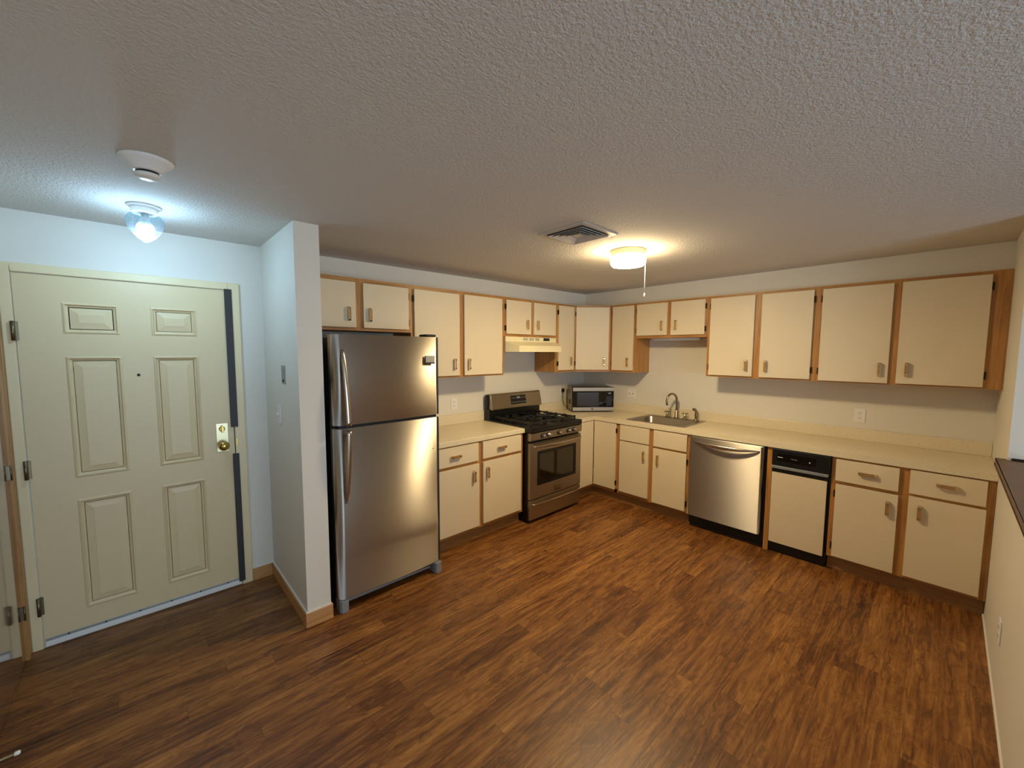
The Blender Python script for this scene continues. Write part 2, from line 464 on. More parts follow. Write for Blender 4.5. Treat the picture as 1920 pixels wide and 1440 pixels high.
# bar ledge on the half wall
m = MB(); m.box(-3.34, JX+.0, YR-.19, YR+.042, 1.04, 1.07); m.box(JX, JX+.035, YR+.0, YR+.042, 1.04, 1.07)
tag(m.build('bar_ledge', 'barwood', bevel=.004), 'dark brown laminate ledge capping the half wall at the right', 'ledge')
m = MB(); m.box(JX-.012, JX-.001, YR-.139, YR-.012, 1.071, 1.083)
struct(m.build('dark_strip', 'blackmatte', bevel=.002))  # thin dark strip on the ledge, along the foot of the wall end

# ------------------------------------------------------------------ entry door
def entry_door():
    x0, x1, z0, z1 = -4.815, -3.905, .008, 2.027
    # frame around the leaf
    fr = MB()
    fr.box(-4.862, x0-.004, -.034, 0, 0, 2.078); fr.box(x1+.004, -3.838, -.034, 0, 0, 2.078)
    fr.box(x0-.004, x1+.004, -.034, 0, z1+.004, 2.078)
    struct(fr.build('trim_1', 'framepaint', bevel=.006, seg=3))
    st = B(x0-.003, x1+.003, -.004, -.001, 0, z1+.003)
    # leaf with six raised panels
    bm = bmesh.new()
    cols = [(-4.651, -4.428), (-4.292, -4.074)]; rows = [(.160, .797), (.921, 1.598), (1.721, 1.890)]
    xs = [x0]+[v for c in cols for v in c]+[x1]; zs = [z0]+[v for r in rows for v in r]+[z1]
    og = Vector(((x0+x1)/2, -.022, z0))
    yf, yb = -.026, -.004
    G = [[bm.verts.new(Vector((x, yf, z))-og) for z in zs] for x in xs]
    pf = []
    for i in range(len(xs)-1):
        for j in range(len(zs)-1):
            f = bm.faces.new((G[i][j], G[i+1][j], G[i+1][j+1], G[i][j+1]))
            if i in (1, 3) and j in (1, 3, 5): pf.append(f)
    edges = [e for e in bm.edges if len(e.link_faces) == 1]
    r = bmesh.ops.extrude_edge_only(bm, edges=edges)
    nv = [g for g in r['geom'] if isinstance(g, bmesh.types.BMVert)]
    for v in nv: v.co.y = yb-og.y
    bmesh.ops.recalc_face_normals(bm, faces=bm.faces)
    for f in bm.faces:
        f.normal_update()
    bm.normal_update()
    if pf[0].normal.y > 0:
        bmesh.ops.reverse_faces(bm, faces=bm.faces)
    for f in pf:
        def ins(th, dp):
            bmesh.ops.inset_region(bm, faces=[f], thickness=th, depth=dp, use_even_offset=True)
        ins(.004, .003); ins(.006, .002); ins(.006, -.009); ins(.008, -.004); ins(.004, .0); ins(.030, .0065); ins(.003, .001)
    me = bpy.data.meshes.new('door_1'); bm.to_mesh(me); bm.free(); me.materials.append(M['doorpaint'])
    d = bpy.data.objects.new('door_1', me); COL.objects.link(d); d.location = og; WORLD[d.name] = og
    struct(d)
    # hinges
    for z in (1.73, 1.00, .245):
        h = MB(); h.tube([(-4.823, -.043, z-.05), (-4.823, -.043, z+.05)], .008, 12)
        h.box(-4.824, -4.806, -.037, -.027, z-.048, z+.048)
        h.build('hinge', 'steelhinge', d)
    # lock plate, thumb turn, knob
    m = MB(); m.box(-4.005, -3.938, -.031, -.026, .958, 1.150); m.build('lock_plate', 'palebrass', d, bevel=.002)
    m = MB(); m.lathe([(.017, 0), (.017, .010), (.013, .014)], (-3.972, -.031, 1.112), 'y', 20, sgn=-1)
    m.box(-3.978, -3.966, -.062, -.044, 1.090, 1.134); m.build('thumb_turn', 'brass', d, bevel=.002)
    m = MB(); m.lathe([(.024, 0), (.022, .006), (.012, .010), (.011, .030), (.022, .036), (.030, .048), (.031, .060), (.025, .072), (.012, .078), (.001, .079)],
                      (-3.972, -.031, 1.005), 'y', 28, sgn=-1); m.build('door_knob', 'brass', d)
    # peephole
    m = MB(); m.lathe([(.008, 0), (.007, .004), (.003, .005)], (-4.362, -.026, 1.487), 'y', 16, sgn=-1); m.build('peephole', 'hinge', d)
    # dark strips covering the latch gap
    B(-3.923, -3.882, -.040, -.0345, 1.118, 2.036).build('latch_guard', 'darkgrey', d, bevel=.001)
    B(-3.920, -3.884, -.040, -.0345, .030, .935).build('latch_guard', 'darkgrey', d, bevel=.001)
    B(x1+.0005, x1+.0035, -.0335, -.0245, .02, 2.02).build('gap_seal', 'blackmatte', d)
    m = MB(); m.box(-3.897, -3.889, -.0365, -.034, .985, 1.035); m.build('strike_plate', 'brass', d)
    # door sweep
    m = MB(); m.box(x0+.004, x1-.003, -.036, -.026, .012, .040); m.box(x0+.004, x1-.003, -.031, -.026, .040, .052, 1)
    for k in range(6):
        xx = x0+.09+k*.148; m.box(xx-.004, xx+.004, -.033, -.031, .042, .050, 2)
    m.build('door_sweep', ['whiteplastic', 'greyplate', 'blackmatte'], d, bevel=.0015)
entry_door()

# closet door on the left wall (seen edge-on)
def closet_door():
    m = MB(); m.box(XL, XL+.020, -.096, -.036, 0, 2.09); m.box(XL, XL+.020, -.925, -.866, 0, 2.09); m.box(XL, XL+.020, -.866, -.096, 2.032, 2.09)
    struct(m.build('trim_2', 'oakv', bevel=.003))
    d = struct(B(XL, XL+.006, -.864, -.100, .008, 2.030).build('door_2', 'closet', bevel=.001))
    for z in (1.75, 1.01, .26):
        h = MB(); h.tube([(XL+.016, -.099, z-.038), (XL+.016, -.099, z+.038)], .004, 10)
        h.box(XL+.006, XL+.014, -.101, -.097, z-.036, z+.036)
        h.build('hinge', 'steelhinge', d)
    # spring door stop with white tip
    t = thing('door_stop', 'thin spring door stop with white rubber tip near the floor at left', 'door stop', (XL+.006, -.905, .05))
    pts = []
    for i in range(120):
        a = i*.9; pts.append((XL+.022+.058*i/119, -.9+.004*math.cos(a), .05+.004*math.sin(a)))
    MB().tube(pts, .0012, 5).build('spring', 'palebrass', t)
    MB().lathe([(.011, 0), (.010, .004), (.005, .006)], (XL+.020, -.9, .05), 'x', 16).build('base', 'palebrass', t)
    MB().lathe([(.006, 0), (.008, .003), (.008, .013), (.005, .017)], (XL+.078, -.9, .05), 'x', 16).build('tip', 'whiteplastic', t)
closet_door()

# ------------------------------------------------------------------ cabinet parts
def pull(T, u, z, dface, parent, horiz=False):
    """arched metal pull with an amber insert"""
    if horiz:
        def X(a, w, d): return T(u+a, dface+d, z+w)
    else:
        def X(a, w, d): return T(u+w, dface+d, z+a)
    m = MB(X); L = .050; w = .0095
    for sg in (-1, 1):
        m.prism([(sg*L, 0), (sg*(L-.016), 0), (sg*(L-.016), .020), (sg*(L-.019), .027), (sg*(L-.008), .027), (sg*(L-.001), .020)], -w, w, 0,
                'xy', T=lambda a, d, ww, X=X: X(a, ww, d))
        m.box(sg*(L-.012), sg*(L-.020), -w*1.05, w*1.05, .0, .0285, 0)
    m.box(-.034, .034, -.0075, .0075, .015, .0235, 1)
    m.box(-.034, .034, -w, -.0078, .014, .0265, 0); m.box(-.034, .034, .0078, w, .014, .0265, 0)
    return m.build('handle', ['pullmetal', 'pullinsert'], parent, bevel=.0012)

def cab_door(T, u0, u1, z0, z1, d0, parent, name='door', hinge=None, handle=None, horiz=False):
    """overlay slab: d0 = face frame plane.  hinge = u side of the hinges; handle = (u, z)"""
    a, b = min(u0, u1), max(u0, u1)
    dr = B(a, b, d0+.001, d0+.020, z0, z1, T).build(name, 'laminate', parent, bevel=.0015)
    if hinge is not None:
        sg = -1 if hinge == a else 1
        for z in ((z1-.075, z0+.075) if z1-z0 > .4 else (z1-.065, z0+.055)):
            m = MB(T); m.box(hinge+sg*.001, hinge+sg*.011, d0+.0005, d0+.012, z-.026, z+.026)
            m.box(hinge-sg*.001, hinge+sg*.004, d0+.006, d0+.019, z-.022, z+.022)
            m.build('hinge', 'hinge', dr, bevel=.001)
    if handle: pull(T, handle[0], handle[1], d0+.0195, dr, horiz)
    return dr

def cabinet(label, name, T, u0, u1, z0, z1, depth, stiles, rails, doors, carcass=True, group=None, cat='cabinet', toe=None, rail_u=None):
    """stiles: [(ua,ub)] full height; rails: [(za,zb)] between"""
    a, b = min(u0, u1), max(u0, u1)
    base = T((a+b)/2, depth/2, 0 if toe else z0)
    t = thing(name, label, cat, base, group or ('base cabinets around the kitchen' if toe else 'wall cabinets around the kitchen'))
    m = MB(T); e = .0006
    for s0, s1 in stiles: m.box(min(s0, s1), max(s0, s1), depth-.019, depth, z0+e, z1-e, 0)
    sp = sorted([(min(q), max(q)) for q in stiles])
    for (x0, x1), (y0, y1) in zip(sp[:-1], sp[1:]):
        for r0, r1 in rails: m.box(x1, y0, depth-.019, depth-.0003, max(r0, z0+e), min(r1, z1-e), 1)
    m.build('face_frame', ['oakv', 'oakh'], t)
    if carcass:
        m = MB(T); d1 = depth-.0195; th = .012; bk = .001
        m.box(a+e, a+th, bk, d1, z0+e, z1-e, 0); m.box(b-th, b-e, bk, d1, z0+e, z1-e, 0)
        m.box(a+th, b-th, bk, d1, z0+e, z0+th, 1); m.box(a+th, b-th, bk, d1, z1-th, z1-e, 1)
        m.box(a+th, b-th, bk, bk+.006, z0+th, z1-th, 0)
        m.build('carcass', ['oakv', 'oakh'], t)
    for dd in doors:
        dd = dict(dd); cab_door(T, d0=depth, parent=t, **dd)
    if toe:
        m = MB(T); m.box(a+e, b-e, toe-.016, toe, 0.0005, z0-.0005); m.build('toe_kick', 'toe', t)
    return t

ZT, ZB, ZS = 2.138, 1.418, 1.808
def dd(u0, u1, z0, z1, hinge=None, handle=None, name='door', horiz=False):
    return dict(u0=u0, u1=u1, z0=z0, z1=z1, hinge=hinge, handle=handle, name=name, horiz=horiz)
def up_rails(z0): return [(z0, z0+.030), (ZT-.012, UT)]

GW = 'wall cabinets'
cabinet('short oak framed wall cabinet with two almond doors above the refrigerator', 'wall_cabinet', TA, -3.567, -2.720, US, UT, UD,
        [(-3.567, -3.52), (-3.185, -3.10), (-2.76, -2.720)], up_rails(US),
        [dd(-3.545, -3.171, ZS-.004, ZT-.006, -3.545, (-3.226, 1.901)), dd(-3.115, -2.745, ZS-.004, ZT-.006, -2.745, (-3.069, 1.901))])
cabinet('tall oak framed wall cabinet with two almond doors between refrigerator and range hood', 'wall_cabinet', TA, -2.720, -1.712, UB, UT, UD,
        [(-2.720, -2.68), (-2.262, -2.185), (-1.76, -1.712)], up_rails(UB),
        [dd(-2.695, -2.250, ZB, ZT-.004, -2.695, (-2.308, 1.520)), dd(-2.197, -1.745, ZB, ZT, -1.745, (-2.151, 1.518))])
cabinet('small oak framed wall cabinet with two short doors above the range hood', 'wall_cabinet', TA, -1.712, -.947, US, UT, UD,
        [(-1.712, -1.675), (-1.358, -1.292), (-.98, -.947)], up_rails(US),
        [dd(-1.690, -1.345, ZS, ZT, -1.690, (-1.410, 1.906)), dd(-1.304, -.960, ZS, ZT+.002, None, (-1.255, 1.907))])
cabinet('narrow single door wall cabinet right of the hood, left of the corner cabinet', 'wall_cabinet', TA, -.947, -.606, UB, UT, UD,
        [(-.947, -.893), (-.650, -.606)], up_rails(UB),
        [dd(-.905, -.637, ZB+.006, ZT+.006, -.905, (-.704, 1.526))])
def corner_wall_cabinet():
    t = thing('corner_wall_cabinet', 'diagonal corner wall cabinet with one tall almond door above the microwave', 'cabinet', (-.25, -.25, UB), 'wall cabinets around the kitchen')
    s2 = math.sqrt(.5); L = (.606-.313)/s2
    T = TF((-.606, -.313), (s2, -s2), (-s2, -s2))
    m = MB(T); m.box(.0, .028, -.019, 0, UB, UT, 0); m.box(L-.030, L, -.019, 0, UB, UT, 0)
    m.box(.028, L-.030, -.019, -.0003, UB, UB+.030, 1); m.box(.028, L-.030, -.019, -.0003, ZT-.012, UT, 1)
    m.build('face_frame', ['oakv', 'oakh'], t)
    m = MB(); poly = [(-.600, -.300), (-.300, -.600), (-.002, -.600), (-.002, -.002), (-.600, -.002)]
    poly = [(-.604, -.335+.0), (-.335, -.604), (-.002, -.604), (-.002, -.002), (-.604, -.002)]
    m.prism(poly, UB+.001, UB+.013); m.prism(poly, UT-.013, UT-.001)
    m.box(-.604, -.002, -.008, -.002, UB+.013, UT-.013); m.box(-.008, -.002, -.604, -.008, UB+.013, UT-.013)
    m.build('carcass', 'oakh', t)
    cab_door(T, .016, L-.020, ZB+.006, ZT+.006, 0, t, 'door', .016, (L-.072, 1.52))
corner_wall_cabinet()
cabinet('narrow single door wall cabinet right of the corner cabinet with exposed oak side', 'wall_cabinet', TB, -.606, -.933, UB, UT, UD,
        [(-.606, -.650), (-.905, -.933)], up_rails(UB),
        [dd(-.643, -.910, ZB+.006, ZT+.006, -.643, (-.853, 1.520))])
cabinet('small oak framed wall cabinet with two short doors above the sink', 'wall_cabinet', TB, -.933, -1.700, US, UT, UD,
        [(-.933, -.965), (-1.282, -1.350), (-1.665, -1.700)], up_rails(US),
        [dd(-.950, -1.294, ZS+.002, ZT+.006, -.950, (-1.243, 1.908)), dd(-1.336, -1.675, ZS, ZT+.006, -1.675, (-1.394, 1.908))])
cabinet('tall two door wall cabinet right of the sink, above the dishwasher', 'wall_cabinet', TB, -1.700, -2.559, UB, UT, UD,
        [(-1.700, -1.745), (-2.088, -2.175), (-2.512, -2.559)], up_rails(UB),
        [dd(-1.727, -2.103, ZB, ZT+.004, -1.727, (-2.055, 1.516)), dd(-2.159, -2.529, ZB-.002, ZT+.002, -2.529, (-2.211, 1.514))])
cabinet('tall two door wall cabinet at far right beside the dividing wall, wide oak end stile', 'wall_cabinet', TB, -2.559, YR+.001, UB, UT, UD,
        [(-2.559, -2.600), (-2.985, -3.060), (-3.445, YR+.001)], up_rails(UB),
        [dd(-2.586, -3.0, ZB-.006, ZT, -2.586, (-2.952, 1.512)), dd(-3.044, -3.460, ZB-.004, ZT+.002, -3.460, (-3.098, 1.516))])

# base cabinets
ZC = .871; BF = .612; Z0 = .108; TK = .563
R3 = [(Z0, .150), (.672, .715), (.850, ZC-.001)]
cabinet('oak framed base cabinet with two drawers and two doors between refrigerator and range', 'base_cabinet', TA, -2.745, -1.735, Z0, ZC-.001, BF,
        [(-2.745, -2.705), (-2.290, -2.212), (-1.785, -1.735)], R3,
        [dd(-2.725, -2.275, .708, .862, None, (-2.510, .785), 'drawer', True), dd(-2.227, -1.772, .713, .862, None, (-2.017, .786), 'drawer', True),
         dd(-2.725, -2.267, .134, .680, None, (-2.328, .582)), dd(-2.224, -1.770, .140, .684, None, (-2.181, .588))], toe=TK)
def corner_base():
    t = thing('corner_base_cabinet', 'inside corner base cabinet with two plain tall almond panels beside the range', 'cabinet', (-.4, -.4, 0), 'base cabinets around the kitchen')
    m = MB(TA); m.box(-.952, -.612, BF-.019, BF, Z0, .150, 1); m.box(-.952, -.63, BF-.019, BF, .855, ZC-.001, 1); m.box(-.952, -.935, BF-.019, BF, .150, .855, 0)
    m.box(-.9345, -.902, BF-.019, BF, Z0+.001, ZC-.002, 0, TB); m.box(-.612, -.935, BF-.019, BF, Z0, .150, 1, TB); m.box(-.612, -.935, BF-.019, BF, .855, ZC-.001, 1, TB)
    m.build('face_frame', ['oakv', 'oakh'], t)
    cab_door(TA, -.940, -.640, .140, .864, BF, t)
    cab_door(TB, -.634, -.913, .143, .864, BF, t, hinge=-.913)
    m = MB(); m.box(-.952, -TK, -TK, -TK+.016, .0005, Z0-.0005); m.box(-TK, -TK+.016, -.934, -TK+.016, .0005, Z0-.0005)
    m.build('toe_kick', 'toe', t)
    m = MB(); m.box(-.951, -.94, -.59, -.02, Z0, ZC-.001); m.box(-.951, -.02, -.02, -.01, Z0, ZC-.001); m.box(-.02, -.01, -.93, -.02, Z0, ZC-.001)
    m.build('carcass', 'oakv', t)
corner_base()
cabinet('base cabinet under the sink with two false fronts and two almond doors', 'sink_cabinet', TB, -.935, -1.706, Z0, ZC-.001, BF,
        [(-.935, -.975), (-1.285, -1.358), (-1.668, -1.706)], R3,
        [dd(-.964, -1.297, .702, .862, None, None, 'false_front'), dd(-1.346, -1.680, .699, .860, None, None, 'false_front'),
         dd(-.964, -1.297, .143, .690, None, (-1.250, .578)), dd(-1.345, -1.680, .127, .677, -1.680, (-1.401, .568))], carcass=False, toe=TK)
tag(B(-2.372, -2.336, .30, BF, .001, ZC-.001, TB).build('cabinet_filler', 'oakv', bevel=.001), 'narrow oak filler strip between dishwasher and trash compactor', 'filler strip')
cabinet('oak framed base cabinet with two drawers and two doors beside the half wall', 'base_cabinet', TB, -2.757, YR+.002, Z0, ZC-.001, BF,
        [(-2.757, -2.797), (-3.108, -3.186), (-3.498, YR+.002)], R3,
        [dd(-2.783, -3.121, .696, .856, None, (-2.960, .780), 'drawer', True), dd(-3.173, -3.509, .702, .860, None, (-3.344, .790), 'drawer', True),
         dd(-2.788, -3.124, .122, .670, -2.788, (-3.075, .571)), dd(-3.174, -3.513, .130, .682, None, (-3.229, .584))], toe=TK)

# countertops
CT = .914
m = MB(); m.box(-2.768, -1.7235, -.633, -.001, ZC, CT)
ca = tag(m.build('countertop', 'counter', bevel=.006, seg=3), 'short almond countertop between refrigerator and gas range', 'countertop')
B(-2.768, -1.7235, -.021, -.001, CT, 1.012).build('backsplash', 'counter', ca, bevel=.003)
SX0, SX1, SY0, SY1 = -.565, -.040, -1.622, -.985          # sink rim
m = MB(); hx0, hx1, hy0, hy1 = SX0+.014, SX1-.014, SY0+.014, SY1-.014
m.prism([(-.9535, -.0015), (-.9535, -.633), (-.633, -.633), (-.633, hy1), (-.0015, hy1), (-.0015, -.0015)], ZC, CT)
m.box(-.633, hx0, hy0, hy1, ZC, CT); m.box(hx1, -.0015, hy0, hy1, ZC, CT)
m.box(-.633, -.0015, YR+.001, hy0, ZC, CT)
cb = tag(m.build('countertop', 'counter', bevel=.0), 'long L shaped almond countertop around the corner holding the sink', 'countertop')
m = MB(); m.box(-.9535, -.0015, -.021, -.0015, CT, 1.012); m.box(-.021, -.0015, YR+.001, -.021, CT, 1.012)
m.build('backsplash', 'counter', cb, bevel=.003)

# ------------------------------------------------------------------ sink and faucet
def sink():
    t = thing('kitchen_sink', 'single bowl stainless steel sink set in the countertop', 'sink', ((SX0+SX1)/2, (SY0+SY1)/2, CT))
    def rr(x0, x1, y0, y1, r, z, n=5):
        out = []
        for cx, cy, a in ((x1-r, y1-r, 0), (x0+r, y1-r, 90), (x0+r, y0+r, 180), (x1-r, y0+r, 270)):
            for k in range(n+1):
                q = math.radians(a+90*k/n); out.append((cx+r*math.cos(q), cy+r*math.sin(q), z))
        return out
    bx0, bx1, by0, by1 = SX0+.032, SX1-.100, SY0+.038, SY1-.038
    loops = [rr(SX0, SX1, SY0, SY1, .018, CT+.0005), rr(SX0+.003, SX1-.003, SY0+.003, SY1-.003, .016, CT+.005),
             rr(bx0-.004, bx1+.004, by0-.004, by1+.004, .06, CT+.004), rr(bx0, bx1, by0, by1, .058, CT-.002),
             rr(bx0+.008, bx1-.008, by0+.008, by1-.008, .055, CT-.13), rr(bx0+.035, bx1-.035, by0+.035, by1-.035, .05, CT-.165)]
    n = len(loops[0]); vs = [p for l in loops for p in l]
    m = MB(); m.add(vs, [(i*n+j, i*n+(j+1) % n, (i+1)*n+(j+1) % n, (i+1)*n+j) for i in range(len(loops)-1) for j in range(n)], 0, True)
    m.add(vs, [[(len(loops)-1)*n+j for j in range(n)]], 0, False)
    m.build('basin', 'sinksteel', t)
    MB().lathe([(.045, 0), (.043, .003), (.030, .004), (.028, .0015), (.001, .001)], ((bx0+bx1)/2, (by0+by1)/2, CT-.1645), 'z', 24).build('drain', 'chrome', t)
    fx, fy, fz = -.088, -1.318, CT+.005
    f = thing('kitchen_faucet', 'brushed metal gooseneck faucet with two cross handles behind the sink', 'faucet', (fx, fy, fz))
    m = MB(); m.lathe([(.026, 0), (.026, .006), (.022, .010), (.017, .014), (.016, .085), (.011, .090)], (fx, fy, fz), 'z', 24)
    m.build('base', 'nickel', f)
    pts = [(fx, fy, fz+.08), (fx, fy, fz+.19)]
    R = .072; dirx, diry = -.94, .33
    for k in range(1, 15):
        a = PI*k/14*1.08
        pts.append((fx+dirx*(R-R*math.cos(a)), fy+diry*(R-R*math.cos(a)), fz+.19+R*1.08*math.sin(a)))
    lx, ly, lz = pts[-1]; pts.append((lx-dirx*.004, ly-diry*.004, lz-.022))
    m = MB(); m.tube(pts, [.0115]*(len(pts)), 14); m.build('spout', 'nickel', f)
    for yy in (-1.213, -1.412):
        m = MB(); m.lathe([(.024, 0), (.024, .005), (.015, .008), (.014, .045), (.009, .050), (.009, .060)], (fx+.002, yy, fz), 'z', 20)
        for q in (0, PI/2):
            a = q+.5; dx, dy = .030*math.cos(a), .030*math.sin(a)
            m.tube([(fx+.002-dx, yy-dy, fz+.060), (fx+.002+dx, yy+dy, fz+.060)], .0055, 8)
        m.build('handle', 'nickel', f)
    s = thing('side_sprayer', 'small curved metal hand sprayer standing right of the faucet', 'sprayer', (fx, -1.528, fz))
    MB().lathe([(.022, 0), (.022, .006), (.014, .012), (.013, .03)], (fx, -1.528, fz), 'z', 20).build('base', 'nickel', s)
    m = MB(); m.tube([(fx, -1.528, fz+.028), (fx, -1.528, fz+.05), (fx, -1.528, fz+.08), (fx-.004, -1.527, fz+.105), (fx-.018, -1.523, fz+.118), (fx-.040, -1.517, fz+.118)],
                     [.010, .014, .011, .013, .014, .015], 12); m.build('spray_head', 'nickel', s)
    m = MB(); m.tube([(fx+.010, -1.530, fz+.112), (fx+.022, -1.533, fz+.095), (fx+.026, -1.534, fz+.070)], .004, 8); m.build('lever', 'nickel', s)
sink()

# ------------------------------------------------------------------ refrigerator
def rounded(x0, x1, yf, yb, rl, rr_, n=8):
    """door plan: front at yf (toward -y), rounded front corners"""
    p = [(x1, yb), (x0, yb)]
    cx = (x0+x1)/2; hw = (x1-x0)/2; sag = .020
    def bow(x): return sag*max(0.0, (x-cx)/hw)**2
    for k in range(n+1):
        a = PI+PI/2*k/n; p.append((x0+rl+rl*math.cos(a), yf+rl+rl*math.sin(a)))
    for k in range(1, 13):
        x = cx+(x1-rr_-cx)*k/12; p.append((x, yf+bow(x)))
    y1 = yf+bow(x1-rr_)
    for k in range(1, n+1):
        a = 1.5*PI+PI/2*k/n; p.append((x1-rr_+rr_*math.cos(a), y1+rr_+rr_*math.sin(a)))
    return p
def fridge():
    t = thing('refrigerator', 'stainless steel top freezer refrigerator standing against the partition wall', 'refrigerator', (-3.15, -.42, 0))
    x0, x1 = -3.520, -2.777; yf = -.826
    m = MB(); m.box(x0+.004, x1-.006, -.742, -.06, .03, 1.715); m.build('body', 'blackmatte', t, bevel=.006)
    m = MB(); m.box(x0+.016, x1-.016, -.752, -.742, .095, 1.722); m.build('gasket', 'blackmatte', t)
    fz = MB().prism(rounded(x0, x1-.016, yf, -.752, .046, .006), 1.181, 1.733, sm=True).build('freezer_door', 'steel', t)
    fd = MB().prism(rounded(x0, x1-.016, yf, -.752, .046, .006), .082, 1.160, sm=True).build('fresh_food_door', 'steel', t)
    B(x1-.0155, x1, -.806, -.752, 1.181, 1.733).build('end_cap', 'darkgrey', fz, bevel=.004)
    B(x1-.0155, x1, -.806, -.752, .082, 1.160).build('end_cap', 'darkgrey', fd, bevel=.004)
    B(x0+.03, x1-.02, -.800, -.752, 1.160, 1.181).build('door_gap', 'blackmatte', t)
    for name_p, zt, zb in ((fz, 1.185, 1.640), (fd, 1.154, .700)):
        hx = -3.453; pts = []; rs = []; fl = []
        N = 22
        for k in range(N+1):
            s = k/N; z = zt+(zb-zt)*s
            off = .052*math.cos(s*PI/2)**.8 if s < 1 else 0
            pts.append((hx-.010*s, yf-.004-off, z)); w = .0155*(1 if s < .85 else max(.35, (1-s)/.15)**.5)
            rs.append(w); fl.append(.008)
        m = MB(); m.tube(pts, rs, 12, up=(1, 0, 0), flat=fl)
        sg = 1 if zb > zt else -1
        m.box(hx-.012, hx+.012, yf-.052, yf, zt+sg*.001, zt+sg*.022)
        m.build('handle', 'steelside', name_p)
    m = MB(); m.box(-2.894, -2.822, yf-.0035, yf, 1.556, 1.602, 0)
    m.box(-2.899, -2.894, yf-.004, yf, 1.546, 1.602, 1); m.box(-2.899, -2.822, yf-.004, yf, 1.546, 1.556, 1)
    m.build('badge', ['badge', 'blackmatte'], fz)
    m = MB(); m.lathe([(.004, 0), (.003, .002)], (-2.842, yf, .94), 'y', 12, sgn=-1); m.build('dent_mark', 'blackmatte', fd)
    # hinge cover, toe grille and feet
    B(-2.87, -2.79, -.80, -.70, 1.7345, 1.752).build('hinge_cover', 'blackmatte', t, bevel=.005)
    m = MB(); m.box(-3.46, -2.85, -.782, -.745, .036, .052, 0); m.box(-3.46, -2.85, -.775, -.745, .052, .079, 1)
    m.build('toe_grille', ['greyplastic', 'black'], t, bevel=.002)
    for a, b in ((-3.518, -3.462), (-2.835, -2.777)):
        m = MB(); m.prism([(a, -.742), (a, -.815), (a+.010, -.832), (b-.008, -.832), (b, -.815), (b, -.742)], .001, .079)
        m.build('foot', 'greyplastic', t, bevel=.003)
fridge()

